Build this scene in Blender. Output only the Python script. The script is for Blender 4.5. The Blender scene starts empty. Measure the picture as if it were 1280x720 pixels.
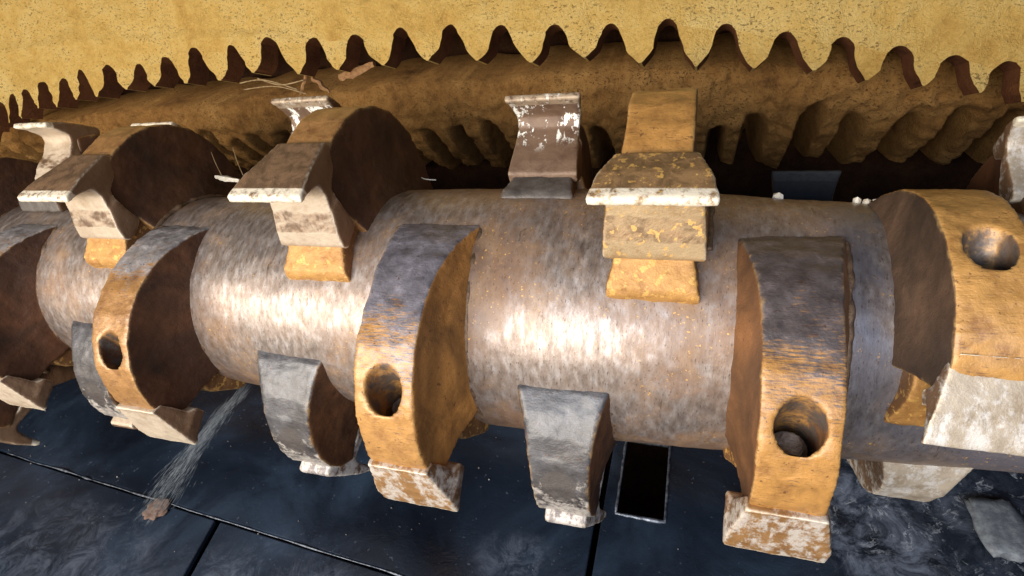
import bpy, bmesh, math, random
from mathutils import Vector, Matrix, noise

random.seed(7)
scn = bpy.context.scene
COL = scn.collection
R = 0.30                                  # drum radius, metres
PI = math.pi

# ------------------------------------------------------------------ camera
cam_d = bpy.data.cameras.new('camera')
cam = bpy.data.objects.new('camera', cam_d)
COL.objects.link(cam)
cam_d.sensor_width = 36.0
cam_d.lens = 36.0 * 680.0 / 1280.0
cam_d.clip_start = 0.02
cam_d.clip_end = 60.0
right = Vector((0.95156938, 0.27861646, -0.12995605))
up = Vector((-0.05558232, 0.57165818, 0.81860707))
fwd = Vector((-0.30236784, 0.77173817, -0.55945857))
CAM = Vector((0.19405179, -1.05169429, 0.82167363))
cam.matrix_world = Matrix(((right.x, up.x, -fwd.x, CAM.x), (right.y, up.y, -fwd.y, CAM.y), (right.z, up.z, -fwd.z, CAM.z), (0, 0, 0, 1)))
scn.camera = cam

# ------------------------------------------------------------------ world, lamps, exposure
world = bpy.data.worlds.new('World')
scn.world = world
world.use_nodes = True
world.node_tree.nodes['Background'].inputs[0].default_value = (0.74, 0.72, 0.72, 1)
world.node_tree.nodes['Background'].inputs[1].default_value = 0.06

def area_lamp(name, loc, aim, sx, sy, power, color):
    d = bpy.data.lights.new(name, 'AREA')
    d.shape = 'RECTANGLE'; d.size = sx; d.size_y = sy
    d.energy = power; d.color = color
    o = bpy.data.objects.new(name, d); COL.objects.link(o)
    o.location = loc
    o.rotation_euler = (Vector(aim) - Vector(loc)).to_track_quat('-Z', 'Y').to_euler()
    return o
area_lamp('opening_daylight', (-1.75, -3.6, 1.32), (-0.25, 0.5, 0.45), 4.4, 1.5, 360, (1.0, 0.91, 0.78))
area_lamp('sky_daylight', (0.10, -2.6, 1.5), (-0.1, 0.0, 0.0), 4.4, 1.1, 64, (0.56, 0.72, 1.0))

scn.view_settings.view_transform = 'Standard'
scn.view_settings.look = 'None'
scn.view_settings.gamma = 1.0
scn.view_settings.exposure = 0.0
scn.cycles.use_denoising = True
scn.cycles.max_bounces = 6

# ------------------------------------------------------------------ material helpers
class MB:
    """small node builder"""
    def __init__(self, name):
        self.m = bpy.data.materials.new(name); self.m.use_nodes = True
        self.t = self.m.node_tree; self.n = self.t.nodes; self.l = self.t.links
        self.b = self.n['Principled BSDF']
        self._co = None
    def put(self, sock, v):
        if isinstance(v, bpy.types.NodeSocket): self.l.new(v, sock)
        elif isinstance(v, (tuple, list)) and len(v) == 3 and sock.type == 'RGBA': sock.default_value = (*v, 1)
        else: sock.default_value = v
    def co(self, scale=(1, 1, 1)):
        if self._co is None:
            tc = self.n.new('ShaderNodeTexCoord'); oi = self.n.new('ShaderNodeObjectInfo')
            sc = self.n.new('ShaderNodeVectorMath'); sc.operation = 'SCALE'
            cb = self.n.new('ShaderNodeCombineXYZ')
            for k in range(3): self.l.new(oi.outputs['Random'], cb.inputs[k])
            self.l.new(cb.outputs[0], sc.inputs[0]); sc.inputs['Scale'].default_value = 7.3
            ad = self.n.new('ShaderNodeVectorMath'); ad.operation = 'ADD'
            self.l.new(tc.outputs['Object'], ad.inputs[0]); self.l.new(sc.outputs[0], ad.inputs[1])
            self._co = ad.outputs[0]; self.tc = tc
        if scale == (1, 1, 1): return self._co
        mp = self.n.new('ShaderNodeMapping'); mp.inputs['Scale'].default_value = scale
        self.l.new(self._co, mp.inputs[0]); return mp.outputs[0]
    def noise(self, scale, detail=4, rough=0.55, vec=None, dist=0.0):
        x = self.n.new('ShaderNodeTexNoise'); self.l.new(vec or self.co(), x.inputs['Vector'])
        x.inputs['Scale'].default_value = scale; x.inputs['Detail'].default_value = detail
        x.inputs['Roughness'].default_value = rough; x.inputs['Distortion'].default_value = dist
        return x.outputs[0]
    def voro(self, scale, vec=None, feature='F1'):
        x = self.n.new('ShaderNodeTexVoronoi'); self.l.new(vec or self.co(), x.inputs['Vector'])
        x.feature = feature; x.inputs['Scale'].default_value = scale
        return x.outputs['Distance']
    def step(self, v, a, b):
        x = self.n.new('ShaderNodeMapRange'); x.interpolation_type = 'SMOOTHSTEP'
        self.put(x.inputs['Value'], v); x.inputs['From Min'].default_value = a; x.inputs['From Max'].default_value = b
        return x.outputs[0]
    def ramp(self, v, stops):
        x = self.n.new('ShaderNodeValToRGB'); self.put(x.inputs[0], v)
        e = x.color_ramp.elements
        while len(e) < len(stops): e.new(0.5)
        for k, (p, c) in enumerate(stops): e[k].position = p; e[k].color = (*c, 1)
        return x.outputs[0]
    def mix(self, f, a, b):
        x = self.n.new('ShaderNodeMix'); x.data_type = 'RGBA'
        self.put(x.inputs[0], f); self.put(x.inputs[6], a); self.put(x.inputs[7], b)
        return x.outputs[2]
    def mth(self, op, a, b=0.0, clamp=False):
        x = self.n.new('ShaderNodeMath'); x.operation = op; x.use_clamp = clamp
        self.put(x.inputs[0], a); self.put(x.inputs[1], b)
        return x.outputs[0]
    def fmix(self, f, a, b):
        x = self.n.new('ShaderNodeMix'); x.data_type = 'FLOAT'
        self.put(x.inputs[0], f); self.put(x.inputs[2], a); self.put(x.inputs[3], b)
        return x.outputs[0]
    def pointy(self, a, b):
        g = self.n.new('ShaderNodeNewGeometry'); return self.step(g.outputs['Pointiness'], a, b)
    def sep(self, v):
        s = self.n.new('ShaderNodeSeparateXYZ'); self.l.new(v, s.inputs[0]); return s.outputs
    def bump(self, h, strength, dist):
        x = self.n.new('ShaderNodeBump'); x.inputs['Strength'].default_value = strength; x.inputs['Distance'].default_value = dist
        self.l.new(h, x.inputs['Height']); self.l.new(x.outputs[0], self.b.inputs['Normal'])
    def out(self, color, rough=0.6, metal=0.0, spec=0.5):
        self.put(self.b.inputs['Base Color'], color); self.put(self.b.inputs['Roughness'], rough)
        self.put(self.b.inputs['Metallic'], metal); self.put(self.b.inputs['Specular IOR Level'], spec)
        return self.m

def mat_drum():
    m = MB('worn_drum_steel'); m.co()
    x, y, z = m.sep(m.tc.outputs['Object'])
    ang = m.mth('MULTIPLY', m.mth('ARCTAN2', z, m.mth('MULTIPLY', y, -1.0)), R)
    cb = m.n.new('ShaderNodeCombineXYZ'); m.l.new(x, cb.inputs[0]); m.l.new(ang, cb.inputs[1]); cyl = cb.outputs[0]
    def st(sx, sy):
        mp = m.n.new('ShaderNodeMapping'); mp.inputs['Scale'].default_value = (sx, sy, 1); m.l.new(cyl, mp.inputs[0]); return mp.outputs[0]
    streak = m.noise(1.0, 4, 0.65, st(270, 80)); streak2 = m.noise(1.0, 6, 0.64, st(60, 26))
    fine = m.noise(420, 3, 0.6)
    big = m.noise(3.2, 5, 0.6, dist=0.6); mid = m.noise(14, 5, 0.65, dist=0.4)
    steel = m.ramp(streak2, [(0.30, (0.20, 0.145, 0.11)), (0.5, (0.31, 0.25, 0.215)), (0.70, (0.46, 0.415, 0.395))])
    rustc = m.ramp(mid, [(0.3, (0.12, 0.055, 0.028)), (0.5, (0.22, 0.115, 0.055)), (0.7, (0.31, 0.18, 0.085))])
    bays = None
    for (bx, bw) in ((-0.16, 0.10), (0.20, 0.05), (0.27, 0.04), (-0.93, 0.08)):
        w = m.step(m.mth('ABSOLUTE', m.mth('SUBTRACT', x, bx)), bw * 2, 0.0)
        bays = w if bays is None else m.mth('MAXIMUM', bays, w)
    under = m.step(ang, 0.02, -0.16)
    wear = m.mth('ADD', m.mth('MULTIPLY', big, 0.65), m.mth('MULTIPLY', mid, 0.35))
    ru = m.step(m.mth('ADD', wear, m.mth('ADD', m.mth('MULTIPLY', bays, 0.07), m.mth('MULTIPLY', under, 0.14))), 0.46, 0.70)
    # browner in the bays beside the holders and towards the lower flank
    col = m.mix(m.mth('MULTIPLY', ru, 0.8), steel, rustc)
    # darker bluish steel in patches towards the right end
    tint = m.mth('MULTIPLY', m.step(x, 0.36, 0.52), m.step(big, 0.40, 0.58))
    col = m.mix(m.mth('MULTIPLY', tint, 0.75), col, (0.12, 0.13, 0.17))
    pits = m.step(streak, 0.59, 0.66)
    col = m.mix(m.mth('MULTIPLY', pits, 0.7), col, (0.07, 0.04, 0.03))
    specks = m.mth('MULTIPLY', m.step(m.noise(150, 3, 0.6), 0.64, 0.69), m.step(m.mth('ADD', mid, m.mth('MULTIPLY', ru, 0.2)), 0.52, 0.72))
    col = m.mix(specks, col, (0.72, 0.40, 0.10))
    gouge = m.step(m.noise(1.0, 4, 0.6, st(34, 9), 0.5), 0.66, 0.72)
    col = m.mix(m.mth('MULTIPLY', gouge, 0.6), col, (0.10, 0.055, 0.03))
    ro = m.fmix(ru, m.fmix(m.step(m.noise(1.0, 6, 0.68, st(85, 26)), 0.34, 0.66), 0.36, 0.62), 0.62)
    me = m.fmix(ru, 0.74, 0.30)
    h = m.mth('ADD', m.mth('MULTIPLY', streak, 0.7), m.mth('ADD', m.mth('MULTIPLY', fine, 0.25), m.mth('SUBTRACT', m.mth('MULTIPLY', mid, 0.8), m.mth('MULTIPLY', gouge, 0.9))))
    m.bump(h, 0.22, 0.0028)
    m.b.inputs['Coat Weight'].default_value = 0.45; m.put(m.b.inputs['Coat Roughness'], m.fmix(mid, 0.20, 0.50))
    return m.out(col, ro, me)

def mat_holder(name, ochre, ochre2, side, steel, rust_bias=0.0, rough=0.45, phi0=50.0, metal=0.55, tip=None):
    """cast holder: polished ochre outer face, rusty sides, bare steel towards its trailing root"""
    m = MB(name); m.co()
    ox, oy, oz = m.sep(m.tc.outputs['Object'])
    phi = m.mth('MULTIPLY', m.mth('ARCTAN2', oz, m.mth('MULTIPLY', oy, -1.0)), 57.2958)
    nx = m.mth('ABSOLUTE', m.sep(m.tc.outputs['Normal'])[0])
    big = m.noise(7, 5, 0.6, dist=0.5); mid = m.noise(28, 5, 0.65, dist=0.3); fine = m.noise(230, 4, 0.6)
    sc = m.noise(1.0, 3, 0.6, m.co((40, 330, 330)))
    oc = m.ramp(mid, [(0.3, ochre2), (0.5, ochre), (0.7, tuple(min(1, c * 1.25) for c in ochre))])
    stl = m.ramp(mid, [(0.3, tuple(c * 0.45 for c in steel)), (0.55, steel), (0.72, tuple(min(1, c * 1.7) for c in steel))])
    tr = m.step(m.mth('ADD', phi, m.mth('MULTIPLY', m.mth('ADD', m.mth('MULTIPLY', m.mth('SUBTRACT', big, 0.5), 1.0), m.mth('MULTIPLY', m.mth('SUBTRACT', sc, 0.5), 0.8)), 60)), phi0 - 8, phi0 + 9)
    outer = m.mix(tr, oc, stl)
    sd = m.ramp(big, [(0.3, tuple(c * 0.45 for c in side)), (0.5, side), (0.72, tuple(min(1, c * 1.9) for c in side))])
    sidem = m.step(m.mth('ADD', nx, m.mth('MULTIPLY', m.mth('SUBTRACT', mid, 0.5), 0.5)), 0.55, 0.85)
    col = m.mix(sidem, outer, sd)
    scr = m.mth('MULTIPLY', m.step(sc, 0.62, 0.68), m.mth('SUBTRACT', 1.0, sidem))
    col = m.mix(m.mth('MULTIPLY', scr, 0.65), col, (0.09, 0.05, 0.035))
    if tip:
        tf = m.mth('ADD', phi, m.mth('MULTIPLY', m.mth('SUBTRACT', m.noise(40, 6, 0.75), 0.5), 60))
        tm_ = m.mth('MULTIPLY', m.step(tf, 31, 22), m.mth('SUBTRACT', 1.0, sidem))
        col = m.mix(m.mth('MULTIPLY', tm_, 0.9), col, m.mix(m.step(m.noise(60, 5, 0.7), 0.45, 0.6), tip, tuple(c * 0.6 for c in tip)))
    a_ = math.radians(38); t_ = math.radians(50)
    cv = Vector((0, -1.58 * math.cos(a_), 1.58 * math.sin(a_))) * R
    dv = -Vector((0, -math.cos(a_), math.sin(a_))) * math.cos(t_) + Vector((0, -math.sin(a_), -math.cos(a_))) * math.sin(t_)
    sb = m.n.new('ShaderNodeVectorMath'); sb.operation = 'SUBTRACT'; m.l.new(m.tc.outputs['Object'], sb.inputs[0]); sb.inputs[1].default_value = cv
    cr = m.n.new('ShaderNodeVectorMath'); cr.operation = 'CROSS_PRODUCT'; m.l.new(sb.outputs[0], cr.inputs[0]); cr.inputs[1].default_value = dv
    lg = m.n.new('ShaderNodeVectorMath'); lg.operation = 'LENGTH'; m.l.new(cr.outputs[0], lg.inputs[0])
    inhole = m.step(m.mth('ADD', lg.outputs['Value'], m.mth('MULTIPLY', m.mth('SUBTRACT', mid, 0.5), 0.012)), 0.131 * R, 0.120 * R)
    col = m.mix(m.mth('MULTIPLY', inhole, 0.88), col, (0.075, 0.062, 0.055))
    edge = m.mth('MULTIPLY', m.pointy(0.515, 0.56), m.step(mid, 0.42, 0.58))
    col = m.mix(m.mth('MULTIPLY', edge, 0.45), col, (0.58, 0.36, 0.13))
    pit = m.step(m.noise(90, 3, 0.6), 0.64, 0.70)
    col = m.mix(m.mth('MULTIPLY', pit, 0.7), col, (0.075, 0.03, 0.015))
    ro = m.fmix(sidem, m.fmix(fine, rough - 0.1, rough + 0.15), 0.72)
    me = m.fmix(sidem, metal, 0.1)
    h = m.mth('ADD', m.mth('MULTIPLY', fine, 0.35), m.mth('ADD', mid, m.mth('MULTIPLY', sc, 0.25)))
    m.bump(h, 0.5, 0.005)
    m.put(m.b.inputs['Coat Weight'], m.fmix(sidem, 0.35, 0.12)); m.b.inputs['Coat Roughness'].default_value = 0.28
    return m.out(col, ro, me)

def mat_tooth(name, base, base2, chip=None, chip_lo=0.5, chip_hi=0.56, speck=0.0, rough=0.5, metal=0.2, edge=(0.80, 0.70, 0.54), v_in=None, cap=None):
    """hard-faced cutting tooth; chip = pale scraped or painted patches near the tip"""
    m = MB(name); m.co()
    ox, oy, oz = m.sep(m.tc.outputs['Object'])
    big = m.noise(9, 5, 0.6, dist=0.6); mid = m.noise(34, 5, 0.65, dist=0.5); fine = m.noise(260, 4, 0.6)
    col = m.ramp(m.mth('ADD', m.mth('MULTIPLY', big, 0.5), m.mth('MULTIPLY', mid, 0.5)), [(0.34, base2), (0.5, base), (0.66, tuple(min(1, c * 1.2) for c in base))])
    if cap:
        ny = m.mth('MULTIPLY', m.sep(m.tc.outputs['Normal'])[1], -1.0)
        cm = m.step(m.mth('ADD', ny, m.mth('MULTIPLY', m.mth('SUBTRACT', mid, 0.5), 0.3)), 0.5, 0.68)
        col = m.mix(cm, col, m.mix(m.step(mid, 0.4, 0.62), cap, tuple(c * 0.55 for c in cap)))
    nxs = m.mth('ABSOLUTE', m.sep(m.tc.outputs['Normal'])[0])
    col = m.mix(m.mth('MULTIPLY', m.step(m.mth('ADD', nxs, m.mth('MULTIPLY', m.mth('SUBTRACT', mid, 0.5), 0.3)), 0.62, 0.86), 0.85), col, (0.16, 0.075, 0.03))
    if speck > 0:
        s = m.step(m.noise(62, 3, 0.6), 0.60 - speck * 0.1, 0.66 - speck * 0.1)
        col = m.mix(m.mth('MULTIPLY', s, 0.75), col, (0.66, 0.38, 0.10))
        s2 = m.step(m.noise(48, 3, 0.6, m.co((1, 1.2, 0.9))), 0.64, 0.70)
        col = m.mix(m.mth('MULTIPLY', s2, 0.3), col, (0.12, 0.045, 0.015))
    if chip:
        f = m.mth('ADD', m.mth('MULTIPLY', m.noise(1.0, 6, 0.72, m.co((30, 12, 14)), dist=0.25), 0.7), m.mth('MULTIPLY', m.noise(75, 4, 0.7), 0.3))
        mk = m.step(f, chip_lo, chip_hi)
        if v_in:
            rad = m.mth('MULTIPLY', oy, -1.0)
            mk = m.mth('MULTIPLY', mk, m.step(m.mth('ADD', rad, m.mth('MULTIPLY', big, 0.05)), v_in * R, (v_in + 0.14) * R))
        col = m.mix(mk, col, chip)
    e = m.mth('MULTIPLY', m.pointy(0.52, 0.58), m.step(mid, 0.34, 0.5))
    col = m.mix(m.mth('MULTIPLY', e, 0.85), col, edge)
    land = m.mth('MULTIPLY', m.step(m.mth('MULTIPLY', oz, -1.0), 0.062 * R, 0.075 * R), m.step(m.mth('MULTIPLY', oy, -1.0), 1.64 * R, 1.67 * R))
    col = m.mix(m.mth('MULTIPLY', land, m.step(m.noise(55, 5, 0.7), 0.34, 0.56)), col, edge)
    m.bump(m.mth('ADD', m.mth('MULTIPLY', fine, 0.4), mid), 0.5, 0.004)
    return m.out(col, m.fmix(fine, rough - 0.08, rough + 0.16), metal)

def mat_dusty(name, c1, c2, c3, dark, sc=1.0, bump=0.9, speck_lo=0.60):
    m = MB(name)
    big = m.noise(3.5 * sc, 5, 0.6, dist=0.4); mid = m.noise(22 * sc, 6, 0.65); fine = m.noise(130 * sc, 5, 0.7)
    col = m.ramp(m.mth('ADD', m.mth('MULTIPLY', big, 0.45), m.mth('ADD', m.mth('MULTIPLY', mid, 0.3), m.mth('MULTIPLY', fine, 0.25))), [(0.36, c3), (0.48, c1), (0.62, c2)])
    sp = m.mth('MULTIPLY', m.step(m.noise(1.0, 3, 0.6, m.co((95 * sc, 150 * sc, 150 * sc)), dist=0.6), speck_lo + 0.03, speck_lo + 0.09), m.step(big, 0.36, 0.60))
    col = m.mix(m.mth('MULTIPLY', sp, 0.75), col, dark)
    grain = m.noise(420 * sc, 3, 0.7)
    col = m.mix(m.mth('MULTIPLY', m.step(grain, 0.45, 0.62), 0.14), col, c3)
    m.bump(m.mth('ADD', m.mth('MULTIPLY', mid, 0.8), m.mth('ADD', m.mth('MULTIPLY', fine, 0.8), m.mth('MULTIPLY', grain, 0.5))), bump, 0.020)
    return m.out(col, 0.95, 0.0, 0.15)

def mat_floor():
    m = MB('dark_floor_plate'); m.co()
    pos = m.tc.outputs['Object']
    big = m.noise(2.6, 5, 0.6, pos, 0.5); mid = m.noise(17, 6, 0.7, pos, 0.6); fine = m.noise(160, 4, 0.65, pos)
    col = m.ramp(big, [(0.32, (0.004, 0.006, 0.011)), (0.5, (0.011, 0.018, 0.031)), (0.68, (0.026, 0.042, 0.070))])
    # scuffs and water patches; those at lower left also paint in bluish glare
    tot = None
    for (cx, cy, rx, ry, amt) in ((-0.80, -0.60, 0.50, 0.20, 0.95), (-0.20, -0.33, 0.14, 0.09, 0.9), (0.66, 0.08, 0.26, 0.20, 1.6), (-1.6, -0.62, 0.5, 0.22, 0.7), (0.95, 0.05, 0.2, 0.2, 0.7), (0.72, -0.10, 0.22, 0.14, 1.4)):
        mp = m.n.new('ShaderNodeMapping'); mp.vector_type = 'POINT'
        mp.inputs['Location'].default_value = (-cx / rx, -cy / ry, 0); mp.inputs['Scale'].default_value = (1 / rx, 1 / ry, 0)
        m.l.new(pos, mp.inputs[0])
        ln = m.n.new('ShaderNodeVectorMath'); ln.operation = 'LENGTH'; m.l.new(mp.outputs[0], ln.inputs[0])
        w = m.mth('MULTIPLY', m.step(m.mth('ADD', ln.outputs['Value'], m.mth('MULTIPLY', mid, 0.9)), 1.55, 0.75), amt)
        tot = w if tot is None else m.mth('MAXIMUM', tot, w)
    smear_glare = m.mth('MULTIPLY', tot, m.step(m.noise(11, 9, 0.78, pos, 0.8), 0.40, 0.70))
    col = m.mix(m.mth('MULTIPLY', smear_glare, 0.5), col, (0.20, 0.235, 0.31))
    ln_ = m.mth('ABSOLUTE', m.mth('SUBTRACT', m.noise(13, 5, 0.65, pos, 0.8), 0.5))
    sx, sy, sz = m.sep(pos)
    zone = m.mth('MULTIPLY', m.step(m.mth('ADD', sx, m.mth('MULTIPLY', mid, 0.25)), 0.52, 0.66), m.step(m.mth('ADD', sy, m.mth('MULTIPLY', big, 0.2)), -0.12, 0.02))
    col = m.mix(m.mth('MULTIPLY', m.mth('MULTIPLY', m.step(ln_, 0.034, 0.002), m.mth('MULTIPLY', zone, m.step(m.noise(24, 4, 0.7, pos), 0.45, 0.7))), 0.75), col, (0.42, 0.45, 0.50))
    dots = m.step(m.noise(70, 2, 0.5, pos), 0.70, 0.745)
    col = m.mix(m.mth('MULTIPLY', dots, 0.25), col, (0.16, 0.18, 0.22))
    m.bump(m.mth('ADD', mid, m.mth('MULTIPLY', fine, 0.35)), 0.35, 0.006)
    return m.out(col, m.fmix(mid, 0.06, 0.36), 0.0, 0.6)

def mat_plain(name, c, c2, rough=0.7, metal=0.0, sc=40):
    m = MB(name)
    n = m.noise(sc, 5, 0.65); f = m.noise(sc * 6, 3, 0.6)
    m.bump(m.mth('ADD', n, f), 0.4, 0.003)
    return m.out(m.mix(m.step(n, 0.35, 0.65), c, c2), rough, metal)

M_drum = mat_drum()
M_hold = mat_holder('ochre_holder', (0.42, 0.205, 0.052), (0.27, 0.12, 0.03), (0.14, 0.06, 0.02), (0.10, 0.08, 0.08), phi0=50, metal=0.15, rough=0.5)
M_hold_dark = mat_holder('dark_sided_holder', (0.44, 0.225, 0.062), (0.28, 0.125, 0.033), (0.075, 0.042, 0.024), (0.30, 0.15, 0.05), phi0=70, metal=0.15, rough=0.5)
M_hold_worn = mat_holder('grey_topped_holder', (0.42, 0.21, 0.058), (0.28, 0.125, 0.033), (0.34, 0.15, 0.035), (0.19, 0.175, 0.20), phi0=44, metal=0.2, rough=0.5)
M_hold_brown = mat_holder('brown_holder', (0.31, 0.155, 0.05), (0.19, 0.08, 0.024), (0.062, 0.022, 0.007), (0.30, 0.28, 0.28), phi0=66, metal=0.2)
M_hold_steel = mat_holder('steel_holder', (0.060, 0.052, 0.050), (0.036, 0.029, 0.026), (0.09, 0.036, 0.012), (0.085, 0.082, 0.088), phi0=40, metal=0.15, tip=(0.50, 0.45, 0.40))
M_t_ochre = mat_tooth('ochre_tooth', (0.40, 0.28, 0.15), (0.29, 0.175, 0.075), speck=0.3, cap=(0.28, 0.16, 0.068))
M_t_pale = mat_tooth('pale_tooth', (0.46, 0.365, 0.265), (0.34, 0.25, 0.165), cap=(0.20, 0.115, 0.06))
M_t_low = mat_tooth('pale_low_tooth', (0.48, 0.39, 0.29), (0.34, 0.24, 0.15))
M_t_chip = mat_tooth('scraped_tooth', (0.30, 0.155, 0.055), (0.19, 0.085, 0.028), chip=(0.56, 0.49, 0.42), chip_lo=0.46, chip_hi=0.58, v_in=1.46)
M_t_tip = mat_tooth('steel_tooth_scraped_tip', (0.24, 0.21, 0.20), (0.16, 0.11, 0.09), chip=(0.60, 0.55, 0.50), chip_lo=0.44, chip_hi=0.56)
M_t_paint = mat_tooth('brown_tooth_white_paint', (0.15, 0.09, 0.055), (0.09, 0.045, 0.025), chip=(0.86, 0.84, 0.76), chip_lo=0.53, chip_hi=0.56, v_in=1.42, edge=(0.40, 0.30, 0.20))
M_t_white = mat_tooth('white_scuffed_tooth', (0.40, 0.33, 0.25), (0.28, 0.21, 0.14), chip=(0.58, 0.54, 0.49), chip_lo=0.47, chip_hi=0.60)
M_t_dark = mat_tooth('dark_tooth', (0.012, 0.013, 0.016), (0.006, 0.006, 0.007), edge=(0.03, 0.03, 0.032), rough=0.8, metal=0.0)
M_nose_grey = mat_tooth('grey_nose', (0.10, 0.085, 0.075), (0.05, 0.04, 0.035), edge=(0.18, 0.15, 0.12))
M_nose = mat_tooth('ochre_nose', (0.42, 0.215, 0.06), (0.29, 0.125, 0.032), speck=0.3, edge=(0.75, 0.45, 0.15))
M_bolt = mat_plain('bolt_steel', (0.32, 0.31, 0.30), (0.16, 0.12, 0.09), 0.4, 0.7)
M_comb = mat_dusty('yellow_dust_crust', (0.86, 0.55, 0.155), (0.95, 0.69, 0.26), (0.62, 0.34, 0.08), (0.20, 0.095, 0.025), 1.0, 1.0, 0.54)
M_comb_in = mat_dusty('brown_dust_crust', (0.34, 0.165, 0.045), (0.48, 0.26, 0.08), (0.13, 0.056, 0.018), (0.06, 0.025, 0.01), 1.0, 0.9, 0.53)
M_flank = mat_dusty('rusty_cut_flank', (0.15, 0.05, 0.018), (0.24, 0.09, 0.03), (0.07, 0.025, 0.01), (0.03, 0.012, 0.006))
M_wall = mat_dusty('dark_housing_rust', (0.045, 0.018, 0.008), (0.09, 0.038, 0.014), (0.018, 0.008, 0.005), (0.005, 0.003, 0.002), 0.8)
M_floor = mat_floor()
M_seam = mat_plain('bare_weld_seam', (0.26, 0.29, 0.35), (0.06, 0.07, 0.09), 0.4, 0.6, 60)
M_wood = mat_plain('split_wood', (0.30, 0.155, 0.055), (0.19, 0.085, 0.03), 0.8, 0.0, 80)
M_palewood_glint = mat_plain('pale_wood_and_glint', (0.85, 0.78, 0.66), (0.70, 0.60, 0.44), 0.8, 0.0, 80)
M_fibre = mat_plain('dry_fibre', (0.36, 0.25, 0.12), (0.24, 0.145, 0.06), 0.85, 0.0, 90)
M_greyfibre = mat_plain('grey_chip', (0.17, 0.19, 0.21), (0.09, 0.10, 0.12), 0.6, 0.0, 50)
M_film = mat_plain('spray_droplets', (0.42, 0.46, 0.50), (0.30, 0.34, 0.38), 0.4, 0.0, 30)
M_film.node_tree.nodes['Principled BSDF'].inputs['Alpha'].default_value = 0.11
M_clump = mat_plain('dull_brown_clump', (0.17, 0.10, 0.07), (0.10, 0.06, 0.045), 0.85, 0.0, 60)
M_grit = mat_plain('dull_grit', (0.30, 0.27, 0.24), (0.12, 0.11, 0.11), 0.8, 0.0, 90)
M_chip = mat_plain('pale_chip', (0.55, 0.54, 0.52), (0.30, 0.29, 0.30), 0.7, 0.0, 60)

# ------------------------------------------------------------------ object helpers
def link(name, me, mat=None, parent=None):
    o = bpy.data.objects.new(name, me); COL.objects.link(o)
    if mat and me is not None:
        if len(me.materials) == 0: me.materials.append(mat)
        else: me.materials[0] = mat
    if parent: o.parent = parent
    return o
def link_own(name, me, mat, parent=None):
    """shared mesh data, material held by the object"""
    o = bpy.data.objects.new(name, me); COL.objects.link(o)
    if len(me.materials) == 0: me.materials.append(None)
    o.material_slots[0].link = 'OBJECT'; o.material_slots[0].material = mat
    if parent: o.parent = parent
    return o
def bm_mesh(name, bm, smooth=True):
    bmesh.ops.recalc_face_normals(bm, faces=bm.faces)
    me = bpy.data.meshes.new(name); bm.to_mesh(me); bm.free()
    if smooth:
        for p in me.polygons: p.use_smooth = True
    return me
def tag(o, label, cat, group=None):
    o['label'] = label; o['category'] = cat
    if group: o['group'] = group
    return o
def fbm(p, sc, oct=3):
    v = 0; a = 1.0
    for _ in range(oct):
        v += a * noise.noise(p * sc); sc *= 2.1; a *= 0.5
    return v
def prism(pts):
    """pts: (u, v, halfwidth) in drum radii; v radial (-Y), u trailing (+Z), extruded along X"""
    bm = bmesh.new()
    a = [bm.verts.new((-w * R, -v * R, u * R)) for u, v, w in pts]
    b = [bm.verts.new((w * R, -v * R, u * R)) for u, v, w in pts]
    n = len(pts)
    for i in range(n): bm.faces.new((a[i], a[(i + 1) % n], b[(i + 1) % n], b[i]))
    bm.faces.new(a[::-1]); bm.faces.new(b)
    bmesh.ops.triangulate(bm, faces=[f for f in bm.faces if len(f.verts) > 4])
    bmesh.ops.recalc_face_normals(bm, faces=bm.faces)
    return bm
def cast(name, bm, voxel, smooth_it, amp, nsc, seed, cutters=(), bevel=0.0):
    """boolean the cutters out, remesh to an even skin, round the edges and roughen it like a casting"""
    me = bpy.data.meshes.new(name); bm.to_mesh(me); bm.free()
    o = bpy.data.objects.new(name + '_tmp', me); COL.objects.link(o)
    tmp = [o]
    for cbm in cutters:
        cm = bpy.data.meshes.new('cutter'); cbm.to_mesh(cm); cbm.free()
        c = bpy.data.objects.new('cutter', cm); COL.objects.link(c); tmp.append(c)
        b = o.modifiers.new('b', 'BOOLEAN'); b.operation = 'DIFFERENCE'; b.object = c; b.solver = 'EXACT'
    if bevel:
        bv = o.modifiers.new('v', 'BEVEL'); bv.width = bevel; bv.segments = 2; bv.limit_method = 'ANGLE'; bv.angle_limit = math.radians(35)
    r = o.modifiers.new('r', 'REMESH'); r.mode = 'VOXEL'; r.voxel_size = voxel
    if smooth_it:
        s = o.modifiers.new('s', 'SMOOTH'); s.iterations = smooth_it; s.factor = 0.5
    dg = bpy.context.evaluated_depsgraph_get()
    out = bpy.data.meshes.new_from_object(o.evaluated_get(dg))
    out.name = name
    off = Vector((seed * 3.7, seed * 1.3, -seed * 2.1))
    nrm = [v.normal.copy() for v in out.vertices]
    for v, nn in zip(out.vertices, nrm):
        p = v.co + off
        v.co += nn * (amp * fbm(p, nsc, 3) + amp * 0.35 * noise.noise(p * nsc * 9))
    for p in out.polygons: p.use_smooth = True
    out.materials.clear()
    for t in tmp:
        d = t.data; bpy.data.objects.remove(t); bpy.data.meshes.remove(d)
    return out
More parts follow.
